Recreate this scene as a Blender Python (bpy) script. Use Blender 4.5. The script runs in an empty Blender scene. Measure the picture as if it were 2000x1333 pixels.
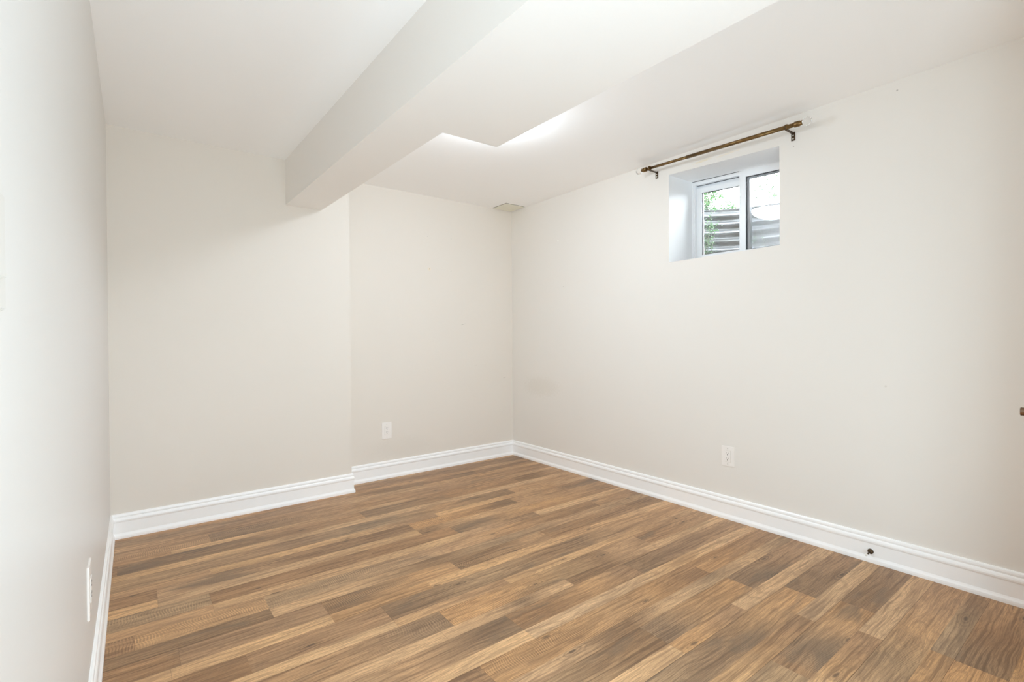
import bpy, bmesh, math, random
from mathutils import Vector, Matrix
random.seed(7)
S = bpy.context.scene
C = S.collection

# ------------------------------------------------------------------ camera
CAM = (-2.78674, -3.61998, 1.08125)
YAW, PITCH, ROLL, FPX = 0.65548, -0.00629, -0.00701, 961.38
fw = Vector((math.sin(YAW)*math.cos(PITCH), math.cos(YAW)*math.cos(PITCH), math.sin(PITCH)))
rt = Vector((math.cos(YAW), -math.sin(YAW), 0)); up = rt.cross(fw)
r2 = rt*math.cos(ROLL)+up*math.sin(ROLL); u2 = -rt*math.sin(ROLL)+up*math.cos(ROLL)
cd = bpy.data.cameras.new('camera'); cam = bpy.data.objects.new('camera', cd); C.objects.link(cam)
cd.sensor_width = 36; cd.lens = FPX/2000*36; cd.clip_start = .01
cam.matrix_world = Matrix(((r2.x, u2.x, -fw.x, CAM[0]), (r2.y, u2.y, -fw.y, CAM[1]), (r2.z, u2.z, -fw.z, CAM[2]), (0, 0, 0, 1)))
S.camera = cam

# ------------------------------------------------------------------ light and exposure
S.view_settings.view_transform = 'Standard'; S.view_settings.look = 'None'
S.view_settings.gamma = 1; S.view_settings.use_curve_mapping = False
S.view_settings.exposure = 0.20
SKY = 38.0
LAMP = 52.0      # emission of the ceiling dome by the window
LAMP2 = 24.0     # emission of the unseen dome added as fill in the hallway behind the camera
w = bpy.data.worlds.new('overcast_sky'); S.world = w; w.use_nodes = True
bg = w.node_tree.nodes['Background']; bg.inputs[0].default_value = (.86, .94, 1.0, 1); bg.inputs[1].default_value = SKY
# three added fill lights, all unseen: low and high against the rear wall behind the camera, one in the hallway
for nm, en, loc, tilt, turn in (('fill_high', 9.5, (-2.45, -3.70, 1.0), 45, -25), ('fill_low', 13.5, (-1.65, -3.70, .38), 10, -15), ('fill_hall', 18.0, (-2.4, -4.4, .35), 32, -5)):
    fl = bpy.data.lights.new(nm, 'AREA'); fl.shape = 'RECTANGLE'; fl.size = .7; fl.size_y = .5; fl.energy = en; fl.color = (.68, .87, 1)
    flo = bpy.data.objects.new(nm, fl); C.objects.link(flo)
    flo.location = loc; flo.rotation_euler = (math.radians(90+tilt), 0, math.radians(turn))
S.cycles.caustics_reflective = False; S.cycles.max_bounces = 16; S.cycles.diffuse_bounces = 12; S.cycles.glossy_bounces = 6
S.cycles.transmission_bounces = 8; S.cycles.transparent_max_bounces = 12

# ------------------------------------------------------------------ dimensions
H = 2.25
XL, YJ, XJ, YR = -2.895, -0.18, -1.576, -3.78     # left wall, projecting wall, its edge, rear wall
ZB = 1.957

# ------------------------------------------------------------------ helpers
def lin(c): return tuple((v/255/12.92 if v/255 <= .04045 else ((v/255+.055)/1.055)**2.4) for v in c[:3])+(1,)
def obj(name, bm, mat, parent=None, smooth=False, normals=True):
    me = bpy.data.meshes.new(name)
    if normals: bmesh.ops.recalc_face_normals(bm, faces=bm.faces)
    bm.to_mesh(me); bm.free()
    if smooth:
        for p in me.polygons: p.use_smooth = True
    if mat: me.materials.append(mat)
    o = bpy.data.objects.new(name, me); C.objects.link(o)
    if parent: o.parent = parent
    return o
def struct(name, bm, mat, **k):
    o = obj(name, bm, mat, **k)
    if not k.get('parent'): o['kind'] = 'structure'
    return o
def tag(o, label, cat, group=None):
    o['label'] = label; o['category'] = cat
    if group: o['group'] = group
def thing(name, label, cat, loc=(0, 0, 0), rot=(0, 0, 0), group=None):
    o = bpy.data.objects.new(name, None); C.objects.link(o); o.location = loc; o.rotation_euler = rot
    o.empty_display_size = .05
    tag(o, label, cat, group); return o
def bx(bm, a, b, bev=0):
    x0, y0, z0 = [min(p, q) for p, q in zip(a, b)]; x1, y1, z1 = [max(p, q) for p, q in zip(a, b)]
    v = [bm.verts.new(c) for c in ((x0,y0,z0),(x1,y0,z0),(x1,y1,z0),(x0,y1,z0),(x0,y0,z1),(x1,y0,z1),(x1,y1,z1),(x0,y1,z1))]
    fs = [bm.faces.new([v[i] for i in q]) for q in ((3,2,1,0),(4,5,6,7),(0,1,5,4),(1,2,6,5),(2,3,7,6),(3,0,4,7))]
    if bev:
        es = list({e for f in fs for e in f.edges})
        bmesh.ops.bevel(bm, geom=es, offset=bev, segments=2, affect='EDGES')
    return bm
def box(a, b, bev=0): return bx(bmesh.new(), a, b, bev)
def prism(bm, pts, z0, z1):
    lo = [bm.verts.new((x, y, z0)) for x, y in pts]; hi = [bm.verts.new((x, y, z1)) for x, y in pts]
    n = len(pts)
    bm.faces.new(lo[::-1]); bm.faces.new(hi)
    for i in range(n): bm.faces.new((lo[i], lo[(i+1) % n], hi[(i+1) % n], hi[i]))
    return bm
def tube(bm, pts, r, seg=16, cap=True):
    """round bar through a list of points; r is a number or one radius per point"""
    pts = [Vector(p) for p in pts]; n = len(pts); rs = r if isinstance(r, (list, tuple)) else [r]*n
    rings = []; prev = None
    for i, p in enumerate(pts):
        d = (pts[min(i+1, n-1)]-pts[max(i-1, 0)]).normalized()
        a = prev - d*prev.dot(d) if prev else d.cross(Vector((0, 0, 1)) if abs(d.z) < .9 else Vector((1, 0, 0)))
        a.normalize(); prev = a; b = d.cross(a)
        rings.append([bm.verts.new(p+rs[i]*(a*math.cos(t*2*math.pi/seg)+b*math.sin(t*2*math.pi/seg))) for t in range(seg)])
    for i in range(n-1):
        for t in range(seg): bm.faces.new((rings[i][t], rings[i][(t+1) % seg], rings[i+1][(t+1) % seg], rings[i+1][t]))
    if cap: bm.faces.new(rings[0][::-1]); bm.faces.new(rings[-1])
    return bm
def lathe(bm, prof, axis='Z', seg=40, o=(0, 0, 0)):
    """prof = (radius, height) pairs; radius 0 closes the end"""
    rings = []
    def P(r, h, t):
        c, s = r*math.cos(t), r*math.sin(t)
        v = {'Z': (c, s, h), 'Y': (c, h, s), 'X': (h, c, s)}[axis]
        return Vector(v)+Vector(o)
    for r, h in prof:
        rings.append([bm.verts.new(P(0, h, 0))] if r == 0 else [bm.verts.new(P(r, h, t*2*math.pi/seg)) for t in range(seg)])
    for a, b in zip(rings, rings[1:]):
        for t in range(seg):
            u = (t+1) % seg
            if len(a) == 1 and len(b) == 1: continue
            if len(a) == 1: bm.faces.new((a[0], b[t], b[u]))
            elif len(b) == 1: bm.faces.new((a[t], b[0], a[u]))
            else: bm.faces.new((a[t], b[t], b[u], a[u]))
    return bm
def sweep(path, prof, closed=False, ends=(None, None)):
    """sweep profile (d = distance into the room, z) along wall line in plan, mitred; room lies to the right of travel"""
    bm = bmesh.new(); P = [Vector((x, y)) for x, y in path]; n = len(P); rings = []
    def nrm(a, b): d = (b-a).normalized(); return Vector((d.y, -d.x))
    for i in range(n):
        ns = []
        if i > 0: ns.append(nrm(P[i-1], P[i]))
        elif ends[0]: ns.append(Vector(ends[0]))
        if i < n-1: ns.append(nrm(P[i], P[i+1]))
        elif ends[1]: ns.append(Vector(ends[1]))
        m = ns[0] if len(ns) == 1 else (ns[0]+ns[1])/(1+ns[0].dot(ns[1]))
        rings.append([bm.verts.new((P[i].x+m.x*d, P[i].y+m.y*d, z)) for d, z in prof])
    k = len(prof)
    for a, b in zip(rings, rings[1:]):
        for j in range(k): bm.faces.new((a[j], a[(j+1) % k], b[(j+1) % k], b[j]))
    bm.faces.new(rings[0]); bm.faces.new(rings[-1][::-1])
    return bm

# ------------------------------------------------------------------ node helper and materials
class N:
    def __init__(s, name):
        s.m = bpy.data.materials.new(name); s.m.use_nodes = True; s.t = s.m.node_tree
        s.p = s.t.nodes['Principled BSDF']; s.out = s.t.nodes['Material Output']
    def n(s, typ, ins=None, **attrs):
        nd = s.t.nodes.new(typ)
        for k, v in attrs.items(): setattr(nd, k, v)
        for k, v in (ins or {}).items(): s.set(nd.inputs[k], v)
        return nd
    def set(s, sock, v):
        if isinstance(v, bpy.types.NodeSocket): s.t.links.new(v, sock)
        else: sock.default_value = v
    def P(s, **k):
        for a, v in k.items(): s.set(s.p.inputs[a.replace('_', ' ')], v)
    def math(s, op, a, b=0, c=0, clamp=False):
        nd = s.n('ShaderNodeMath', operation=op, use_clamp=clamp)
        s.set(nd.inputs[0], a); s.set(nd.inputs[1], b); s.set(nd.inputs[2], c); return nd.outputs[0]
    def mix(s, f, a, b, blend='MIX'):
        nd = s.n('ShaderNodeMix', data_type='RGBA', blend_type=blend)
        s.set(nd.inputs[0], f); s.set(nd.inputs[6], a); s.set(nd.inputs[7], b); return nd.outputs[2]
    def noise(s, vec, scale, detail=3, rough=.5, dist=0):
        return s.n('ShaderNodeTexNoise', {'Vector': vec, 'Scale': scale, 'Detail': detail, 'Roughness': rough, 'Distortion': dist}).outputs[0]
    def mapr(s, v, a, b, c=0., d=1.):
        return s.n('ShaderNodeMapRange', {0: v, 1: a, 2: b, 3: c, 4: d}, interpolation_type='SMOOTHSTEP').outputs[0]
    def scale(s, vec, x, y, z):
        return s.n('ShaderNodeVectorMath', {0: vec, 1: (x, y, z)}, operation='MULTIPLY').outputs[0]
    def add(s, a, b): return s.n('ShaderNodeVectorMath', {0: a, 1: b}, operation='ADD').outputs[0]
    def pos(s): return s.n('ShaderNodeNewGeometry').outputs['Position']
    def bump(s, h, strength=.1, dist=.01):
        return s.n('ShaderNodeBump', {'Height': h, 'Strength': strength, 'Distance': dist}).outputs[0]

def paint(name, rgb, rough=.55, marks=(), rollers=.04):
    """matte wall paint with faint roller stipple and the marks (scuffs, patches) this wall carries"""
    m = N(name); pos = m.pos(); col = m.n('ShaderNodeRGB').outputs[0]; col.default_value = lin(rgb)
    big = m.noise(pos, 1.3, 2); col = m.mix(m.mapr(big, .35, .7, 0, .18), col, tuple(v*.965 for v in lin(rgb)[:3])+(1,))
    for (c, half, rot, mc, amt) in marks:      # centre, half sizes, turn in the wall plane (degrees), colour, amount
        d = m.n('ShaderNodeVectorMath', {0: pos, 1: c}, operation='SUBTRACT').outputs[0]
        ax = rot[0]
        r = m.n('ShaderNodeVectorRotate', {'Vector': d, 'Angle': math.radians(rot[1])}, rotation_type=ax+'_AXIS').outputs[0]
        q = m.n('ShaderNodeVectorMath', {0: r, 1: tuple(1/max(h, 1e-4) for h in half)}, operation='MULTIPLY').outputs[0]
        L = m.n('ShaderNodeVectorMath', {0: q}, operation='LENGTH').outputs[1]
        wob = m.math('ADD', L, m.math('MULTIPLY', m.math('SUBTRACT', m.noise(pos, 60, 2), .5), 1.1))
        col = m.mix(m.mapr(wob, 1.15, .35, 0, amt), col, lin(mc))
    m.P(Base_Color=col, Roughness=rough); m.p.inputs['Specular IOR Level'].default_value = .25
    m.P(Normal=m.bump(m.noise(pos, 260, 2), rollers, .002))
    return m.m
def plain(name, rgb, rough=.4, metal=0, spec=.5, var=.03):
    m = N(name); c = lin(rgb)
    f = m.noise(m.pos(), 35, 2)
    m.P(Base_Color=m.mix(m.mapr(f, .3, .7, 0, 1), c, tuple(v*(1-var) for v in c[:3])+(1,)), Roughness=rough, Metallic=metal)
    m.p.inputs['Specular IOR Level'].default_value = spec
    return m.m

WALL = (236, 232, 226)
GREY = (120, 112, 104)
M_wall_back = paint('wall_paint_back', (232, 225, 216), marks=[
    ((-.531, 0, 1.201), (.030, .05, .0022), ('Y', 12), GREY, .45),
    ((-.402, 0, .843), (.016, .05, .0020), ('Y', 3), GREY, .30),
    ((-.095, 0, .718), (.020, .05, .0022), ('Y', 6), GREY, .30),
    ((-.853, 0, 1.652), (.018, .05, .018), ('Y', 0), (238, 226, 205), .8),
    ((-.853, 0, 1.655), (.004, .05, .005), ('Y', 0), (150, 140, 130), .5),
    ((-.649, 0, 1.648), (.010, .05, .0028), ('Y', 50), (170, 160, 150), .4),
    ((-.869, 0, 1.919), (.004, .05, .004), ('Y', 0), (170, 165, 160), .5),
    ((-.647, 0, 1.924), (.004, .05, .004), ('Y', 0), (170, 165, 160), .4),
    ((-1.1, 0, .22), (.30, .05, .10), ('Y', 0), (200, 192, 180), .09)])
M_wall_right = paint('wall_paint_right', WALL, marks=[
    ((0, -.40, .66), (.05, .26, .10), ('X', 0), (214, 206, 190), .22),
    ((0, -2.906, 2.205), (.05, .0045, .0045), ('X', 0), (120, 112, 104), .5),
    ((0, -2.459, 2.088), (.05, .004, .004), ('X', 0), (150, 142, 130), .5),
    ((0, -.687, 1.498), (.05, .008, .003), ('X', 10), (150, 142, 130), .5),
    ((0, -.629, 1.884), (.05, .010, .010), ('X', 0), (246, 244, 238), .8),
    ((0, -1.93, 2.163), (.05, .07, .008), ('X', 2), (232, 214, 170), .45),
    ((0, -2.10, 2.160), (.05, .09, .006), ('X', 2), (236, 220, 184), .35),
    ((0, -2.861, .843), (.05, .006, .006), ('X', 0), (205, 198, 188), .5)])
M_wall = paint('wall_paint', WALL)
M_wall_left = paint('wall_paint_left', (226, 224, 221), rough=.38)
M_ceil = paint('ceiling_paint', (251, 250, 249), rough=.7)
M_bulk = paint('bulkhead_paint', (243, 240, 236), rough=.7)
M_trim = plain('white_trim_gloss', (254, 254, 254), .30, 0, .5, .01)
M_vinyl = plain('white_window_vinyl', (246, 248, 250), .3, 0, .5, .01)
M_plate = plain('white_outlet_plastic', (246, 242, 238), .3, 0, .5, .01)
M_plate2 = plain('ivory_switch_plastic', (222, 219, 214), .4, 0, .5, .02)
M_dark = plain('dark_slot', (40, 32, 28), .6)
M_gasket = plain('dark_gasket', (62, 62, 66), .6)
M_bronze = plain('antique_bronze', (126, 99, 62), .32, .85, .5, .25)
M_bronze_dk = plain('dark_bronze', (88, 72, 54), .38, .8, .5, .2)
M_rubber = plain('white_rubber', (236, 234, 228), .6)
M_vent = plain('vent_cream_paint', (236, 232, 216), .55, 0, .3)
M_shadow_gap = plain('vent_gap', (120, 112, 98), .9)
M_handle = plain('brushed_bronze', (132, 108, 88), .24, .95, .5, .1)
M_soil = plain('garden_soil', (120, 104, 84), .95)
M_stem = plain('vine_stem', (58, 56, 38), .8)

def glass(name, tint=(1, 1, 1, 1), haze=0, hazec=(.8, .84, .9, 1)):
    """thin window pane: clear, with the mirror reflection of a real sheet of glass"""
    m = N(name); tr = m.n('ShaderNodeBsdfTransparent', {0: tint}); gl = m.n('ShaderNodeBsdfGlossy', {'Color': (1, 1, 1, 1), 'Roughness': .015})
    fr = m.n('ShaderNodeFresnel', {0: 1.5}); s = m.n('ShaderNodeMixShader', {0: m.math('MULTIPLY', fr.outputs[0], 1.7), 1: tr.outputs[0], 2: gl.outputs[0]})
    last = s.outputs[0]
    if haze:
        df = m.n('ShaderNodeBsdfDiffuse', {0: hazec}); tl = m.n('ShaderNodeBsdfTranslucent', {0: hazec})
        d2 = m.n('ShaderNodeMixShader', {0: .5, 1: df.outputs[0], 2: tl.outputs[0]})
        last = m.n('ShaderNodeMixShader', {0: haze, 1: last, 2: d2.outputs[0]}).outputs[0]
    m.t.links.new(last, m.out.inputs[0]); return m.m
M_glass = glass('window_glass')
M_screen = glass('insect_screen_mesh', haze=.28, hazec=(.10, .115, .13, 1))
mc = N('clear_crystal'); mc.P(Base_Color=(.99, .99, .985, 1), Roughness=.04, IOR=1.22, Transmission_Weight=1.0); M_crystal = mc.m
ml = N('lit_dome_glass'); ml.P(Base_Color=(1, 1, 1, 1), Emission_Color=(.77, .885, 1, 1), Emission_Strength=LAMP); M_lit = ml.m
ml = N('hall_fill_dome'); ml.P(Base_Color=(1, 1, 1, 1), Emission_Color=(.77, .885, 1, 1), Emission_Strength=LAMP2); M_fill_dome = ml.m

# laminate floor: base colour, pattern seed and character come from each printed strip
def floor_mat():
    m = N('laminate_planks')
    at = lambda n: m.n('ShaderNodeAttribute', attribute_name=n)
    col = at('strip_colour').outputs['Color']; prm = m.n('ShaderNodeSeparateColor', {0: at('strip_character').outputs['Color']})
    seed, patch, saw = prm.outputs[0], prm.outputs[1], prm.outputs[2]
    off = m.n('ShaderNodeCombineXYZ', {0: m.math('MULTIPLY', seed, 37.0), 1: m.math('MULTIPLY', seed, 91.0), 2: m.math('MULTIPLY', seed, 13.0)}).outputs[0]
    v = m.add(m.pos(), off)
    # low wavy distortion along the plank so the grain lines bend round knots
    wv = m.n('ShaderNodeTexNoise', {'Vector': m.scale(v, 3.2, 9, 1), 'Scale': 1.0, 'Detail': 2}).outputs['Color']
    wv = m.n('ShaderNodeVectorMath', {0: wv, 1: (.5, .5, .5)}, operation='SUBTRACT').outputs[0]
    v2 = m.add(v, m.scale(wv, .05, .035, 0))
    fine = m.noise(m.scale(v2, 9, 330, 1), 1, 3, .65)
    mid = m.noise(m.scale(v2, 2.9, 105, 1), 1, 4, .6)
    broad = m.noise(m.scale(v2, 2.2, 17, 1), 1, 3, .55)
    blot = m.noise(m.scale(v2, 3.4, 11, 1), 1, 3, .5, .6)
    dark = m.mix(1, col, (.46, .43, .43, 1), 'MULTIPLY'); light = m.mix(1, col, (1.30, 1.30, 1.27, 1), 'MULTIPLY')
    c = m.mix(m.mapr(mid, .52, .62, 0, .74), col, dark)
    c = m.mix(m.mapr(mid, .49, .38, 0, .55), c, light)
    c = m.mix(m.mapr(broad, .50, .66, 0, .42), c, dark)
    c = m.mix(m.mapr(broad, .48, .36, 0, .34), c, light)
    c = m.mix(m.mapr(fine, .50, .58, 0, .50), c, dark)
    rings = m.math('SINE', m.math('MULTIPLY', m.noise(m.scale(v2, 1.3, 7.5, 1), 1, 2, .45), 120.0))
    c = m.mix(m.math('MULTIPLY', m.mapr(rings, .35, .95, 0, 1), .30), c, dark)
    pores = m.noise(m.scale(v, 38, 620, 1), 1, 2, .6)
    c = m.mix(m.mapr(pores, .50, .60, 0, .36), c, dark)
    # grey smoky patches
    pm = m.math('MULTIPLY', m.mapr(blot, .50, .68), patch)
    c = m.mix(m.math('MULTIPLY', pm, .72), c, lin((118, 98, 78)))
    # knots
    vo = m.n('ShaderNodeTexVoronoi', {'Vector': m.scale(v2, 2.1, 7.5, 1), 'Scale': 1.0, 'Randomness': 1.0}, voronoi_dimensions='2D')
    kd = vo.outputs['Distance']
    ring = m.math('SINE', m.math('MULTIPLY', kd, 95.0))
    gate = m.mapr(m.n('ShaderNodeSeparateColor', {0: vo.outputs['Color']}).outputs[0], .62, .66); near = m.math('MULTIPLY', m.mapr(kd, .24, .05), gate)
    c = m.mix(m.math('MULTIPLY', m.math('MULTIPLY', near, m.mapr(ring, -.2, .9, 0, 1)), m.math('MULTIPLY_ADD', patch, .55, .12)), c, lin((92, 72, 54)))
    c = m.mix(m.math('MULTIPLY', m.math('MULTIPLY', m.mapr(kd, .065, .02), gate), .7), c, lin((84, 64, 50)))
    # cross-grain saw marks
    sv = m.add(v, m.scale(wv, .06, 0, 0))
    wave = m.n('ShaderNodeTexWave', {'Vector': m.add(m.scale(sv, 1, .16, 1), (0, 0, 0)), 'Scale': 34.0, 'Distortion': 2.6, 'Detail': 2.0, 'Detail Scale': 1.2}, wave_type='BANDS', bands_direction='X').outputs[1]
    sm = m.math('MULTIPLY', m.math('MULTIPLY', m.mapr(wave, .62, .95), m.mapr(m.noise(m.scale(v, 7, 16, 1), 1, 2), .46, .60)), saw)
    c = m.mix(m.math('MULTIPLY', sm, .55), c, light)
    sm2 = m.math('MULTIPLY', m.math('MULTIPLY', m.mapr(wave, .35, .08), m.mapr(m.noise(m.scale(v, 5, 14, 1), 1, 2), .45, .60)), saw)
    c = m.mix(m.math('MULTIPLY', sm2, .55), c, dark)
    m.P(Base_Color=c, Roughness=m.math('MULTIPLY_ADD', mid, .16, .36)); m.p.inputs['Specular IOR Level'].default_value = .38
    h = m.math('ADD', m.math('MULTIPLY', mid, .6), m.math('MULTIPLY', wave, m.math('MULTIPLY', saw, .5)))
    m.P(Normal=m.bump(h, .12, .003))
    return m.m
M_floor = floor_mat()

# ------------------------------------------------------------------ floor: board rows (two printed strips each) with strip changes
EY = [.0+.14, -.06, -.25, -.42, -.605, -.795, -.98, -1.168, -1.35, -1.54, -1.722, -1.90, -2.085, -2.27, -2.458, -2.652, -2.846, -3.04, -3.22, -3.41, -3.6, -3.79, -3.98, -4.17, -4.36, -4.55, -4.74, -4.93, -5.12, -5.31]
SY = [.0, -.19, -.34, -.555, -.73, -.915, -1.09, -1.28, -1.46, -1.655, -1.845, -2.022, -2.205, -2.392, -2.583, -2.777, -2.965, -3.156, -3.35, -3.53, -3.73, -3.92, -4.11, -4.30, -4.49, -4.68, -4.87, -5.06, -5.25]
PAL = dict(L=(212, 177, 136), Y=(218, 181, 136), M=(194, 158, 119), O=(196, 157, 113), B=(178, 144, 109), R=(172, 138, 103), D=(158, 129, 98), G=(180, 152, 118))
# each entry: x where the strip starts, tone letter, then optional s (saw marks) p (smoky patches) | (board end)
ROWS = {
 'aW': '-1.6B -.54D', 'an': '-1.6M -.57L -.2M',
 'bW': '-2.9G| -2.67B| -1.75M -1.46D -1.1B -.82Dp -.55Bp', 'bn': '-2.9L| -2.67B -2.1M -1.64L -.9M -.34L',
 'cW': '-2.9Ms| -2.467Ds -2.0M -1.3B -.9Mp -.4B', 'cn': '-2.9M| -2.645Y -2.0M -1.62L -1.32B -.6M -.3L',
 'dW': '-2.9B| -2.857Dp -2.25B -1.9M -1.683D -1.2Bp -.9B -.492D -.2M', 'dn': '-2.9Y -2.2L -1.6L -.7L -.2M',
 'eW': '-2.9Gp -2.4B -1.9Gp -1.4M -1.1Dp -.683Ms -.3M', 'en': '-2.9M -2.512Y -1.75M -1.326Y -.8L -.5M -.28L',
 'fW': '-2.9R| -2.717Mp -2.3R -2.024R| -1.534Os -1.0Ds| -.797Mp -.3Bp', 'fn': '-2.9Y| -2.717L -2.0Y -1.534D -1.35L -.9M -.6M',
 'gW': '-2.9Gsp| -2.541R -2.1R -1.847R| -1.364Dp -.95Os -.5M -.2Bp', 'gn': '-2.9M| -2.541L -1.8Y -1.364M -1.1B -.831Y -.2L',
 'hW': '-2.9Rs| -2.794Os -2.364Gs -1.85Mp -1.3M -.9Rs| -.416Mp -.2B', 'hn': '-2.9Dp| -2.364L -1.85D -1.4G -1.0M -.5G',
 'iW': '-2.9Rp| -2.672R| -2.188Dsp -1.95O -1.585Dsp -1.25M| -1.003Rp -.6B -.292D', 'in': '-2.9M| -2.7Y -2.188O -1.766Y -1.2L -.9M -.75L -.3L',
 'jW': '-2.9R -2.491R| -2.007Dp -1.65Gp -1.35Dp -1.0Dp -.82Ms -.3M', 'jn': '-2.9Y -2.4Y| -2.007L -1.85M| -1.484Y -.7M -.3L',
 'kW': '-2.9M -2.35Mp -2.1Ds| -1.841Os -1.4Gp -1.1Dp -.9M| -.649Rp -.2M', 'kn': '-2.9M -2.3L| -1.9L -1.62D -1.45L -1.271D -.9M| -.6Y',
 'lW': '-2.9G -2.2M -1.95Dp| -1.651Rp -1.35O -1.1R| -.948Dp -.75R -.3M', 'ln': '-2.9L -2.0Y| -1.651L -1.3L -.9Y -.5L -.1M',
 'mW': '-2.9O -2.3R| -1.895Os -1.45Os -1.1O| -.95Rs -.707O -.35B', 'mn': '-2.9M -1.9L -1.58Dp| -1.4D -1.22L -.9G -.6L| -.3G',
 'nW': '-2.9M -1.9G -1.62Dp| -1.304Dsp -1.12O -.9Op -.691Dsp -.35Bp', 'nn': '-2.9L -1.9Y| -1.305O -1.1R -.882L -.3L',
 'oW': '-2.9M -1.7Gp -1.42Dp| -1.16Dsp -.95O -.76Op -.570Dsp -.22Bp', 'on': '-2.9L -1.9Y| -1.20O -.98R -.755L -.2L',
 'pW': '-2.9M -1.5G -1.112Rp| -1.05Dsp -.83O -.64Op -.512Dsp -.15Bp', 'pn': '-2.9L -1.6Y -1.1O -.9R -.692L -.15L',
 'qW': '-2.9M -1.4M -.95Gs| -.64Os -.42M -.2B', 'qn': '-2.9L -1.2O -.9O| -.628Gp -.35G -.15B',
 'rW': '-2.9M -1.3O| -.635Dp -.45B -.2M', 'rn': '-2.9L -1.3Y -.6O -.2L'}
import re
def make_floor():
    me = bpy.data.meshes.new('floor'); V = []; F = []; colr = []; chars = []
    rnd = random.Random(3)
    def strip(x0, x1, y0, y1, c, ch, z=0):
        i = len(V); V.extend(((x0, y1, z), (x1, y1, z), (x1, y0, z), (x0, y0, z))); F.append((i, i+1, i+2, i+3)); colr.append((c[0], c[1], c[1], c[0])); chars.append((ch[0], ch[1], ch[1], ch[0]))
    XE = .42
    for b in range(len(SY)):
        for part, ya, yb in (('W', EY[b], SY[b]), ('n', SY[b], EY[b+1])):
            key = (chr(96+b) if 1 <= b else '-')+part
            ents = []
            if key in ROWS:
                for tk in ROWS[key].split():
                    mm = re.match(r'(-?[\d.]+)([A-Z])([sp|]*)', tk); ents.append([float(mm[1]), mm[2], mm[3], len(mm[1].split('.')[1]) == 3])
                ents[0][0] = min(ents[0][0], -3.3)
            else:
                x = -3.3-rnd.random()*.4
                while x < XE:
                    ents.append([x, rnd.choice('LYMMBGRD' if part == 'W' else 'LYYMMO'), rnd.choice(['', 'p', 's', '|']), True]); x += rnd.uniform(.3, .6)
            yt = ya-(.0005 if part == 'W' else 0); yo = yb+(.0005 if part == 'n' else 0)
            if part == 'n': yt += 0
            cs = []
            for i, (x, t, fl, sharp) in enumerate(ents):
                c = PAL[t]; j = rnd.uniform(-6, 6); jr = rnd.uniform(-3, 3)
                c = lin((c[0]+j+jr, c[1]+j, c[2]+j-jr)); cs.append((c[0]*1.0, c[1]*.925, c[2]*.86, 1))
            seed = rnd.random(); mixc = lambda p, q: tuple((u+v)/2 for u, v in zip(p, q))
            for i, (x, t, fl, sharp) in enumerate(ents):
                xe = ents[i+1][0] if i+1 < len(ents) else XE
                if sharp: seed = rnd.random()
                cl = cs[i] if sharp or i == 0 else mixc(cs[i-1], cs[i])
                cr_ = cs[i] if i+1 == len(ents) or ents[i+1][3] else mixc(cs[i], cs[i+1])
                ch = lambda e: (seed, (.95 if 'p' in e[2] else .22), (1.0 if 's' in e[2] else .08), 1)
                hl = ch(ents[i]) if sharp or i == 0 else mixc(ch(ents[i-1]), ch(ents[i]))
                hr = ch(ents[i]) if i+1 == len(ents) or ents[i+1][3] else mixc(ch(ents[i]), ch(ents[i+1]))
                gap = .0005 if (i+1 < len(ents) and '|' in fl) else 0
                xm = (x+xe)/2
                strip(x, xm, yt, yo, (cl, cs[i]), (hl, ch(ents[i]))); strip(xm, xe-gap, yt, yo, (cs[i], cr_), (ch(ents[i]), hr))
    # dark core seen in the joints between boards
    k1 = lin((112, 84, 58)); strip(-3.4, XE, EY[0], EY[-1], (k1, k1), ((.3, 0, 0, 1),)*2, -.0006)
    me.from_pydata(V, [], F)
    for nm, dat in (('strip_colour', colr), ('strip_character', chars)):
        a = me.color_attributes.new(nm, 'FLOAT_COLOR', 'CORNER')
        for p, d in zip(me.polygons, dat):
            for li, dd in zip(p.loop_indices, d): a.data[li].color = dd
    me.materials.append(M_floor)
    o = bpy.data.objects.new('floor', me); C.objects.link(o); o['kind'] = 'structure'
make_floor()

# ------------------------------------------------------------------ shell
HY = -5.2; HX = -1.75            # hallway behind the room
TH = .34                          # basement wall thickness at the window
struct('ceiling', box((XL-.3, HY-.3, H), (TH, .3, H+.12)), M_ceil)
struct('wall_back', prism(bmesh.new(), [(XL-.2, .2), (XL-.2, YJ), (XJ, YJ), (XJ-.002, 0), (TH, 0), (TH, .2)], -.05, H+.03), M_wall_back)
struct('wall_left', box((XL-.12, HY-.1, -.05), (XL, .1, H+.03)), M_wall_left)
# right wall with the window opening (its head runs slightly out of level)
WY0, WY1 = -1.691, -2.386
hole = [(WY0, 1.569), (WY0, 2.141), (WY1, 2.113), (WY1, 1.576)]; outer = [(.15, -.05), (.15, H+.03), (HY, H+.03), (HY, -.05)]
bm = bmesh.new()
def ring(pts, x): return [bm.verts.new((x, y, z)) for y, z in pts]
ho, hi_, oo, oi = ring(hole, 0), ring(hole, TH), ring(outer, 0), ring(outer, TH)
for i in range(4):
    j = (i+1) % 4
    bm.faces.new((oo[i], oo[j], ho[j], ho[i])); bm.faces.new((oi[i], hi_[i], hi_[j], oi[j]))
    rf = bm.faces.new((ho[i], ho[j], hi_[j], hi_[i])); rf.material_index = 1; bm.faces.new((oo[j], oo[i], oi[i], oi[j]))
wr = struct('wall_right', bm, M_wall_right); wr.data.materials.append(paint('window_reveal_paint', (250, 251, 252), rough=.6))
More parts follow.
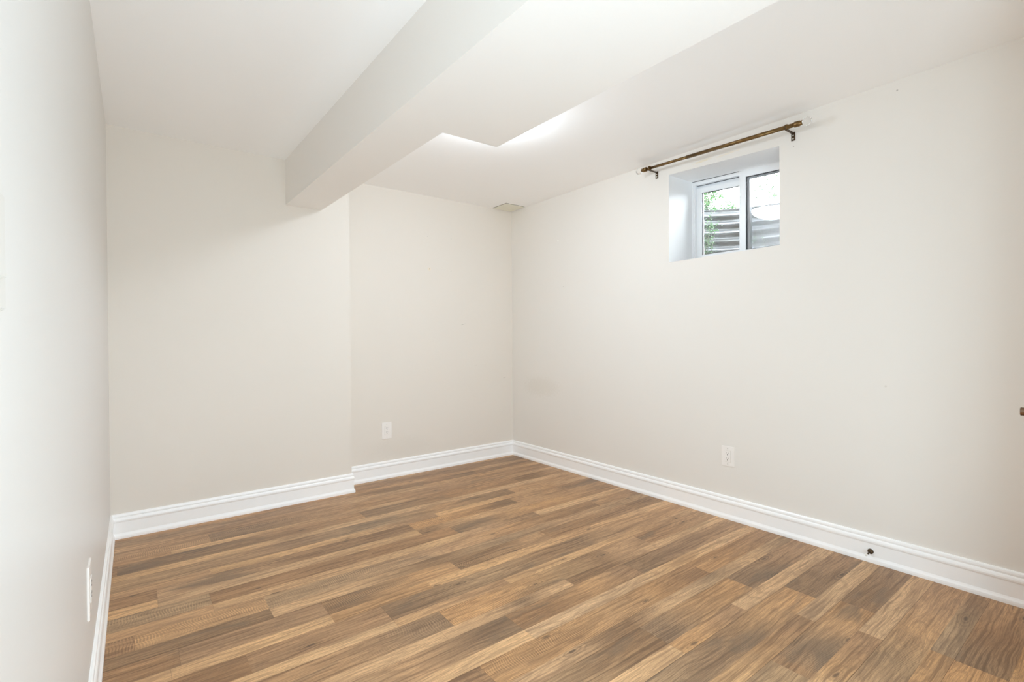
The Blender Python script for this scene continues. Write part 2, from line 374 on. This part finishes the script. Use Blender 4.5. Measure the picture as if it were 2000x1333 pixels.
# rear wall behind the camera: cased opening to the hallway, door opening near the right corner
DX0, DX1, DH = -.885, -.105, 2.03
bm = bmesh.new()
bx(bm, (-2.0, YR-.1, -.02), (DX0, YR, H)); bx(bm, (DX1, YR-.1, -.02), (0, YR, H))
bx(bm, (XL, YR-.1, DH), (-2.0, YR, H)); bx(bm, (DX0, YR-.1, DH), (DX1, YR, H))
struct('wall_rear', bm, M_wall)
bm = bmesh.new(); bx(bm, (XL, HY-.1, -.02), (HX, HY, H)); struct('wall_hall_end', bm, M_wall)
bm = bmesh.new(); bx(bm, (HX, HY, -.02), (HX+.1, YR-.1, H)); struct('wall_hall_right', bm, M_wall)
bm = bmesh.new(); bx(bm, (-1.1, YR-.8, -.02), (.0, YR-.72, H)); bx(bm, (-1.1, YR-.72, -.02), (-1.0, YR-.1, H)); struct('wall_closet', bm, M_wall)  # added unseen shell behind the door, keeps sky light from leaking in
# dropped beam with its wider section
struct('ceiling_bulkhead', prism(bmesh.new(), [(-1.994, YJ+.01), (-1.768, YJ+.01), (-1.737, -1.780), (-1.457, -1.787), (-1.444, -3.03), (-1.436, YR), (-1.955, YR)], ZB, H+.01), M_bulk)

# baseboards
BP = [(0, 0), (.019, 0), (.0195, .009), (.0185, .017), (.0145, .024), (.0118, .030), (.0112, .088), (.0125, .0905), (.0125, .0915), (.0150, .094),
      (.0155, .101), (.0135, .108), (.0105, .1125), (.0085, .1140), (.0095, .1160), (.0105, .122), (.0090, .129), (.0050, .1335), (0, .134)]
bp = [(d, z) for d, z in BP]
struct('baseboard_back', sweep([(XL, YJ), (XJ, YJ), (XJ, 0), (0, 0)], bp, ends=((1, 0), (-1, 0))), M_trim)
struct('baseboard_right', sweep([(0, 0), (0, YR)], bp, ends=((0, -1), None)), M_trim)
struct('baseboard_left', sweep([(XL, YR), (XL, YJ)], bp, ends=(None, (0, -1))), M_trim)
struct('baseboard_rear', sweep([(DX0-.07, YR), (-1.93, YR)], bp), M_trim)
bm = bmesh.new()
for a, b in (((DX0-.07, YR, 0), (DX0, YR+.016, DH+.07)), ((DX1, YR, 0), (DX1+.07, YR+.016, DH+.07)), ((DX0, YR, DH), (DX1, YR+.016, DH+.07))): bx(bm, a, b, .003)
struct('trim_1', bm, M_trim)

# ------------------------------------------------------------------ door, standing ajar, its lever just reaching into view
dr = bpy.data.objects.new('door_1', None); C.objects.link(dr); dr['kind'] = 'structure'
dr.location = (DX1-.005, YR+.0, 0); dr.rotation_euler = (0, 0, -math.radians(29.5))
bm = bmesh.new(); bx(bm, (-.765, -.035, .012), (0, 0, DH-.004), .002)
struct('door_leaf', bm, M_trim, parent=dr)
bm = bmesh.new()
for z0, z1 in ((.16, .86), (1.0, 1.9)):
    for x0, x1 in ((-.68, -.42), (-.345, -.085)): bx(bm, (x0, -.002, z0), (x1, .005, z1), .004)
struct('door_panel', bm, M_trim, parent=dr)
hz = .851; hx = -.70
hd = struct('door_handle', tube(lathe(bmesh.new(), [(0, .0), (.032, .0), (.032, .006), (.026, .011), (.0125, .012)], 'Y', 32, (hx, 0, hz)), [(hx+.018, .008, hz), (hx+.018, .022, hz), (hx+.015, .034, hz), (hx, .062, hz), (hx-.001, .0635, hz)], [.0125, .0125, .0125, .0125, .0105], 24), M_handle, parent=dr, smooth=False)
bm = bmesh.new(); tube(bm, [(hx+.016, .036, hz), (hx+.06, .046, hz), (hx+.125, .044, hz)], [.0095, .0095, .0085], 24)
o = struct('lever', bm, M_handle, parent=hd)

# ------------------------------------------------------------------ window
XF = .265                          # room face of the vinyl frame
win = bpy.data.objects.new('window_1', None); C.objects.link(win); win['kind'] = 'structure'; win.location = (XF, -2.04, 1.57)
def wpart(name, boxes, mat, parent=win, bev=.0015):
    bm = bmesh.new()
    for a, b in boxes: bx(bm, a, b, bev)
    o = obj(name, bm, mat); o.parent = parent; o.matrix_parent_inverse = Matrix.Translation(-Vector(win.location)) if parent is win else Matrix.Translation(-Vector(win.location))
    return o
zt = lambda y: 2.141+(y-WY0)/(WY1-WY0)*(2.113-2.141)
ZS = 1.572
# frame: sloping head follows the opening
bm = bmesh.new()
def slab(bm, x0, x1, y0, y1, lo, hi):
    v = [bm.verts.new(c) for c in ((x0,y0,lo(y0)),(x1,y0,lo(y0)),(x1,y1,lo(y1)),(x0,y1,lo(y1)),(x0,y0,hi(y0)),(x1,y0,hi(y0)),(x1,y1,hi(y1)),(x0,y1,hi(y1)))]
    for q in ((3,2,1,0),(4,5,6,7),(0,1,5,4),(1,2,6,5),(2,3,7,6),(3,0,4,7)): bm.faces.new([v[i] for i in q])
slab(bm, XF, XF+.07, WY1, WY0, lambda y: zt(y)-.026, zt)
slab(bm, XF+.045, XF+.07, WY1, WY0, lambda y: zt(y)-.044, lambda y: zt(y)-.026)
slab(bm, XF+.0004, XF+.07, WY0-.012, WY0, lambda y: ZS, lambda y: zt(y)-.02); slab(bm, XF+.006, XF+.0696, WY0-.022, WY0-.012, lambda y: ZS, lambda y: zt(y)-.02)
bx(bm, (XF, WY1, ZS), (XF+.07, WY1+.018, 2.11)); bx(bm, (XF, WY1, ZS), (XF+.07, WY0, ZS+.03))
bw = bmesh.new(); slab(bw, XF-.0012, XF+.002, -2.024, WY0-.004, lambda y: zt(y)-.0035, lambda y: zt(y)-.0008)  # dark strips standing in for the shaded gap lines at the head
slab(bw, XF+.026, XF+.032, -2.026, WY0-.022, lambda y: zt(y)-.0285, lambda y: zt(y)-.0262)
ws = obj('weatherstrip', bw, M_gasket); ws.parent = win; ws.matrix_parent_inverse = Matrix.Translation(-Vector(win.location))
fr = obj('window_frame', bm, M_vinyl); fr.parent = win; fr.matrix_parent_inverse = Matrix.Translation(-Vector(win.location))
def sash(name, x0, x1, ya, yb, z0, za, zb, stL, stR, rail, gx, gname, gmat):
    """ya > yb; za/zb = head heights at ya and yb"""
    bm = bmesh.new(); top = lambda y: za+(y-ya)/(yb-ya)*(zb-za)
    slab(bm, x0, x1, ya-stL, ya, lambda y: z0, top); slab(bm, x0, x1, yb, yb+stR, lambda y: z0, top)
    slab(bm, x0+.0004, x1, yb+stR, ya-stL, lambda y: z0, lambda y: z0+rail); slab(bm, x0+.0004, x1, yb+stR, ya-stL, lambda y: top(y)-rail, top)
    o = obj(name, bm, M_vinyl); o.parent = win; o.matrix_parent_inverse = Matrix.Translation(-Vector(win.location))
    T = Matrix.Translation(-Vector(win.location))
    bm = bmesh.new(); g = .0032; a0, a1 = ya-stL, yb+stR           # glazing gasket
    slab(bm, gx-.004, gx+.002, a0-g, a0, lambda y: z0+rail, lambda y: top(y)-rail); slab(bm, gx-.004, gx+.002, a1, a1+g, lambda y: z0+rail, lambda y: top(y)-rail)
    slab(bm, gx-.004, gx+.002, a1+g, a0-g, lambda y: z0+rail, lambda y: z0+rail+g); slab(bm, gx-.004, gx+.002, a1+g, a0-g, lambda y: top(y)-rail-g, lambda y: top(y)-rail)
    k = obj('gasket', bm, M_gasket, parent=o); 
    bm = bmesh.new(); slab(bm, gx, gx+.003, a1-.003, a0+.003, lambda y: z0+rail-.003, lambda y: top(y)-rail+.003)
    p = obj(gname, bm, gmat, parent=o)
    return o
sash('fixed_sash', XF+.030, XF+.055, WY0-.022, -2.075, ZS+.03, 2.100, 2.078, .034, .036, .036, XF+.042, 'pane', M_glass)
sl = sash('sliding_sash', XF-.002, XF+.026, -2.026, WY1+.016, ZS+.02, 2.116, 2.100, .040, .040, .032, XF+.010, 'pane', M_glass)
bm = bmesh.new(); slab(bm, XF+.060, XF+.0608, WY1+.018, -2.062, lambda y: ZS+.03, lambda y: zt(y)-.03)
sc = obj('insect_screen', bm, M_screen); sc.parent = win; sc.matrix_parent_inverse = Matrix.Translation(-Vector(win.location))

# ------------------------------------------------------------------ outside: ground, corrugated window well, plants
def corrugated():
    bm = bmesh.new(); z0, z1 = 1.20, 2.055; rows = 150; pts = []
    cy, cx, ry, rx = -2.05, TH, .66, .62
    cols = 72
    for k in range(cols+1):
        t = -math.pi/2+math.pi*k/cols; pts.append((math.cos(t), math.sin(t)))
    grid = []
    for side in (0, .003):
        g = []
        for r in range(rows+1):
            z = z0+(z1-z0)*r/rows; a = .011*math.sin(2*math.pi*(z1-z)/.066)+side
            g.append([bm.verts.new((cx+(rx+a)*c, cy+(ry+a)*s, z)) for c, s in pts])
        grid.append(g)
    for si, g in enumerate(grid):
        for r in range(rows):
            for k in range(cols):
                q = (g[r][k], g[r][k+1], g[r+1][k+1], g[r+1][k]); bm.faces.new(q if si else q[::-1])
    a, b = grid
    for k in range(cols):
        bm.faces.new((a[rows][k], a[rows][k+1], b[rows][k+1], b[rows][k])); bm.faces.new((b[0][k], b[0][k+1], a[0][k+1], a[0][k]))
    for k in (0, cols):
        for r in range(rows): bm.faces.new((a[r][k], a[r+1][k], b[r+1][k], b[r][k]))
    return bm
mm = N('galvanised_steel'); nz = mm.noise(mm.scale(mm.pos(), 3, 3, 14), 2, 4, .6)
mm.P(Base_Color=mm.mix(mm.mapr(nz, .35, .65), lin((62, 64, 66)), lin((30, 32, 30))), Metallic=.6, Roughness=mm.mapr(nz, .3, .7, .34, .6))
well = obj('window_well', corrugated(), mm.m, smooth=True)
tag(well, 'grey corrugated steel window well curving outside the small high window', 'window well')
# ground round the well and the gravel at its bottom
bm = bmesh.new(); pl = []
for k in range(33):
    t = -math.pi/2+math.pi*k/32; pl.append((TH+.65*math.cos(t), -2.05+.69*math.sin(t)))
inner = [bm.verts.new((x, y, 2.03)) for x, y in pl]
outp = []
for x, y in pl:
    dx, dy = x-TH, y+2.05; s = 4.5/max(abs(dx)*1.0, abs(dy)*1.0, 1e-6); outp.append(bm.verts.new((TH+dx*s, -2.05+dy*s, 2.03)))
for k in range(32): bm.faces.new((inner[k], inner[k+1], outp[k+1], outp[k]))
g = obj('ground', bm, M_soil); g['kind'] = 'structure'
bm = bmesh.new(); bx(bm, (TH, -2.75, 1.15), (TH+.66, -1.35, 1.22)); g = obj('gravel_bed', bm, plain('well_gravel', (235, 232, 226), .9)); g['kind'] = 'structure'
for v in g.data.vertices: v.co.z += random.uniform(-.004, .004)

mlf = N('leaf_green'); nl = mlf.noise(mlf.pos(), 9, 2); 
lc = mlf.mix(mlf.mapr(nl, .35, .65), lin((32, 64, 34)), lin((58, 88, 48)))
mlf.P(Base_Color=lc, Roughness=.5)
tl = mlf.n('ShaderNodeBsdfTranslucent', {0: lc}); ms = mlf.n('ShaderNodeMixShader', {0: .45, 1: mlf.p.outputs[0], 2: tl.outputs[0]}); mlf.t.links.new(ms.outputs[0], mlf.out.inputs[0])
M_leaf = mlf.m
def leaf(bm, p, size, rnd):
    d = Vector((rnd.uniform(-1, 1), rnd.uniform(-1, 1), rnd.uniform(-.8, .8))).normalized(); n = d.orthogonal().normalized(); n.rotate(Matrix.Rotation(rnd.uniform(0, 6.28), 3, d)); b = d.cross(n)
    P = [p, p+d*size*.35+b*size*.26+n*size*.05, p+d*size, p+d*size*.35-b*size*.26+n*size*.05, p+d*size*.5-n*size*.02]
    v = [bm.verts.new(q) for q in P]
    bm.faces.new((v[0], v[1], v[4])); bm.faces.new((v[1], v[2], v[4])); bm.faces.new((v[2], v[3], v[4])); bm.faces.new((v[3], v[0], v[4]))
def shrub(name, label, cat, base, tips, nleaf, size, spread, stemr=.004, seed=1, group=None):
    rnd = random.Random(seed); root = thing(name, label, cat, base, group=group)
    bs = bmesh.new(); bl = bmesh.new(); B = Vector(base)
    for tip in tips:
        T = Vector(tip)-B; pts = []
        for i in range(9):
            f = i/8; pts.append(T*f+Vector((rnd.uniform(-1, 1), rnd.uniform(-1, 1), rnd.uniform(-.4, .4)))*spread*.25*math.sin(f*math.pi))
        tube(bs, pts, [stemr*(1-.6*i/8) for i in range(9)], 6)
        for q in range(nleaf):
            f = rnd.uniform(.3, 1.05) ; i = min(int(f*8), 7); p = pts[i].lerp(pts[i+1], min(f*8-i, 1))
            off = Vector((rnd.gauss(0, 1), rnd.gauss(0, 1), rnd.gauss(0, 1)))*spread*.4
            leaf(bl, p+off, size*rnd.uniform(.6, 1.2), rnd)
    obj('stem', bs, M_stem, root); obj('foliage', bl, M_leaf, root, normals=False)
    return root
rr = random.Random(11)
shrub('leafy_bush', 'dense green bush rising beyond the rim of the window well, left in the window', 'bush', (1.45, -.98, 2.03),
      [(1.45+rr.uniform(-.3, .3), -.96+rr.uniform(-.36, .36), 2.03+rr.uniform(.14, .46)) for _ in range(24)], 480, .032, .11, .006, 5)
shrub('sparse_shrub', 'thin twiggy shrub against the white sky in the right window pane', 'bush', (1.7, -1.9, 2.03),
      [(1.7+rr.uniform(-.4, .4), -1.85+rr.uniform(-.75, .55), 2.03+rr.uniform(.4, 1.0)) for _ in range(26)], 40, .036, .24, .004, 8)
shrub('climbing_vine', 'fine green vine growing up inside the left of the window well', 'vine', (.62, -1.50, 1.22),
      [(.66+rr.uniform(-.08, .06), -1.56+rr.uniform(-.10, .10), 1.22+rr.uniform(.45, .84)) for _ in range(12)], 90, .020, .045, .0026, 21)
shrub('trailing_weed', 'small leafy weed sprawling across the steel of the window well', 'weed', (.72, -2.1, 1.22),
      [(.78+rr.uniform(-.12, .08), -1.95+rr.uniform(-.30, .25), 1.22+rr.uniform(.35, .66)) for _ in range(10)], 46, .024, .06, .0028, 33)

# ------------------------------------------------------------------ curtain rod with crystal finials
RX = -.080
ya, yb = -1.540, -2.542; za, zb = 2.195, 2.167
rp = lambda y: Vector((RX, y, za+(y-ya)/(yb-ya)*(zb-za)))
cr = thing('curtain_rod', 'antique bronze telescoping curtain rod mounted above the small high window', 'curtain rod', (0, -2.03, 2.17))
def cpart(name, bm, mat, parent=cr, smooth=True):
    for v in bm.verts: v.co -= Vector(cr.location)
    return obj(name, bm, mat, parent, smooth)
o = cpart('rod', tube(bmesh.new(), [rp(-1.875), rp(-2.505)], .0105, 28), M_bronze)
cpart('inner_rod', tube(bmesh.new(), [rp(-1.575), rp(-1.89)], .0085, 28), M_bronze)
for p0, s in ((-1.566, 1), (-2.508, -1)):
    dd = Vector((0, s, 0))
    bm = bmesh.new(); tube(bm, [rp(p0-s*.012), rp(p0-s*.010), rp(p0+s*.014), rp(p0+s*.018), rp(p0+s*.026), rp(p0+s*.028)], [.0125, .0145, .0145, .0115, .0115, .008], 28)
    cpart('end_collar', bm, M_bronze)
    c = rp(p0+s*.048); bm = bmesh.new(); bmesh.ops.create_icosphere(bm, subdivisions=2, radius=.0225, matrix=Matrix.Translation(c))
    tube(bm, [rp(p0+s*.024), rp(p0+s*.030)], .009, 12)
    f = cpart('finial', bm, M_crystal, smooth=False); f['label'] = 'clear faceted crystal ball'
for yb_ in (-1.600, -2.458):
    z = rp(yb_).z
    bm = bmesh.new()
    bx(bm, (-.003, yb_-.010, z-.052), (0, yb_+.010, z-.006), .001)
    bx(bm, (RX-.004, yb_-.008, z-.0145), (-.0005, yb_+.008, z-.0115), .001)
    tube(bm, [(RX+.0135*math.cos(t), yb_, z+.0135*math.sin(t)) for t in [math.radians(a) for a in range(-200, 21, 20)]], .0028, 8)
    b = cpart('bracket', bm, M_bronze_dk, smooth=False)
    cpart('clamp_ring', tube(bmesh.new(), [rp(yb_-.006), rp(yb_-.005), rp(yb_+.005), rp(yb_+.006)], [.012, .0145, .0145, .012], 28), M_bronze, parent=b)
    for dz in (-.024, -.041):
        bm = lathe(bmesh.new(), [(0, -.0062), (.0022, -.0058), (.0038, -.0042), (.0042, -.003), (0, -.003)], 'X', 16, (0, yb_, z+dz))
        cpart('screw', bm, plain('bright_screw', (226, 220, 208), .3, .6), parent=b)

# ------------------------------------------------------------------ outlets
def outlet(label, loc, rot, wd=.079, ht=.118):
    """faces -Y at rest, origin at the plate centre on the wall"""
    t = thing('wall_outlet', label, 'outlet', loc, rot, 'white duplex outlets')
    bm = bmesh.new(); bx(bm, (-wd/2, -.0055, -ht/2), (wd/2, 0, ht/2), .0018); pl = obj('wall_plate', bm, M_plate, t)
    bm = bmesh.new(); bx(bm, (-.0168, -.0078, -.0335), (.0168, -.005, .0335), .0008); rc = obj('receptacle', bm, M_plate, t)
    for zc in (.017, -.014):
        for xs, hh in ((-.0065, .0036), (.0065, .0030)):
            bm = bmesh.new(); bx(bm, (xs-.0005, -.0083, zc-hh+.003), (xs+.0005, -.0070, zc+hh+.003)); obj('blade_slot', bm, M_dark, rc)
        bm = lathe(bmesh.new(), [(0, -.0084), (.0026, -.0084), (.0026, -.007), (0, -.007)], 'Y', 14, (0, 0, zc-.0075)); obj('ground_hole', bm, M_dark, rc)
    for zc in (ht/2-.0135, -ht/2+.0135):
        bm = lathe(bmesh.new(), [(0, -.0068), (.0024, -.0066), (.0032, -.0056), (0, -.0054)], 'Y', 14, (0, 0, zc)); obj('screw', bm, plain('plate_screw', (205, 200, 194), .4, .2), t)
    bm = bmesh.new(); e = .0006
    bx(bm, (-.0176, -.0057, -.0343), (.0176, -.0054, .0343)); obj('plate_cutout', bm, plain('cutout_line', (196, 188, 178), .7), pl)
    return t
outlet('white duplex outlet low on the back wall, right of the projecting corner', (-1.237, 0, .370), (0, 0, 0), .080, .128)
outlet('white duplex outlet on the right wall below the window', (0, -2.089, .371), (0, 0, -math.pi/2), .079, .118)
outlet('white duplex outlet seen edge-on low on the near left wall', (XL, -1.79, .380), (0, 0, math.pi/2), .085, .15)

# ------------------------------------------------------------------ light switch at the left edge of the view
th = thing('light_switch', 'white rocker light switch on the near left wall, cut by the left edge of view', 'light switch', (XL, -2.9385, 1.172), (0, 0, math.pi/2))
bm = bmesh.new(); bx(bm, (-.0385, -.0045, -.059), (.0385, 0, .059), .0015); obj('wall_plate', bm, M_plate2, th)
bm = bmesh.new()
v = [bm.verts.new(q) for q in ((-.0168, -.003, -.0285), (.0168, -.003, -.0285), (.0168, -.003, .0335), (-.0168, -.003, .0335), (-.0168, -.0080, -.0270), (.0168, -.0080, -.0270), (.0168, -.0052, .0335), (-.0168, -.0052, .0335))]
for q in ((0, 1, 2, 3), (4, 5, 6, 7), (0, 1, 5, 4), (1, 2, 6, 5), (2, 3, 7, 6), (3, 0, 4, 7)): bm.faces.new([v[i] for i in q])
obj('rocker', bm, M_plate2, th)

# ------------------------------------------------------------------ ceiling access panel in the far corner
vt = thing('ceiling_vent', 'small square cream vent cover in the ceiling of the far corner', 'vent', (-.117, -.112, H))
bm = bmesh.new(); bx(bm, (-.1035, -.1005, -.0015), (.1035, .1005, .004)); obj('surround_gap', bm, M_shadow_gap, vt)
bm = bmesh.new()
bx(bm, (-.099, -.096, -.006), (.099, -.082, .0), .001); bx(bm, (-.099, .082, -.006), (.099, .096, 0), .001)
bx(bm, (-.099, -.082, -.006), (-.085, .082, 0), .001); bx(bm, (.085, -.082, -.006), (.099, .082, 0), .001)
obj('frame', bm, M_vent, vt)
bm = bmesh.new(); bx(bm, (-.085, -.082, -.004), (.085, .082, 0), 0); obj('cover_panel', bm, M_vent, vt)

# ------------------------------------------------------------------ door stop on the right baseboard
ds = thing('door_stop', 'small bronze door stop with a white tip on the right baseboard', 'door stop', (-.0118, -2.803, .052), (0, 0, 0))
bm = lathe(bmesh.new(), [(0, 0), (.0125, 0), (.0125, -.003), (.010, -.008), (.005, -.011), (0, -.0112)], 'X', 28); obj('base', bm, M_bronze_dk, ds, True)
bm = tube(bmesh.new(), [(-.009, 0, 0), (-.035, .0, -.001), (-.052, 0, -.002)], [.0040, .0034, .0038], 14); obj('rod', bm, M_bronze_dk, ds, True)
bm = lathe(bmesh.new(), [(0, -.050), (.0042, -.050), (.0050, -.053), (.0050, -.060), (.0038, -.063), (0, -.0632)], 'X', 20, (0, 0, -.002)); o = obj('rubber_tip', bm, M_rubber, ds, True); o['label'] = 'white rubber tip'

# ------------------------------------------------------------------ ceiling lamp and added fill dome
def dome(loc, r, mat, label):
    t = thing('ceiling_lamp', label, 'lamp', loc)
    bm = lathe(bmesh.new(), [(0, 0), (r+.012, 0), (r+.012, -.016), (r, -.018), (0, -.018)], 'Z', 48); obj('canopy', bm, M_trim, t)
    bm = lathe(bmesh.new(), [(r*math.cos(a), -.018-.075*math.sin(a)) for a in [math.radians(k) for k in range(0, 90, 8)]]+[(0, -.093)], 'Z', 48); obj('glass_dome', bm, mat, t, True)
dome((-1.245, -1.50, H), .145, M_lit, 'lit white dome ceiling lamp hidden behind the dropped bulkhead')
dome((-2.35, -4.45, H), .16, M_fill_dome, 'lit white dome ceiling lamp in the hallway behind the camera')
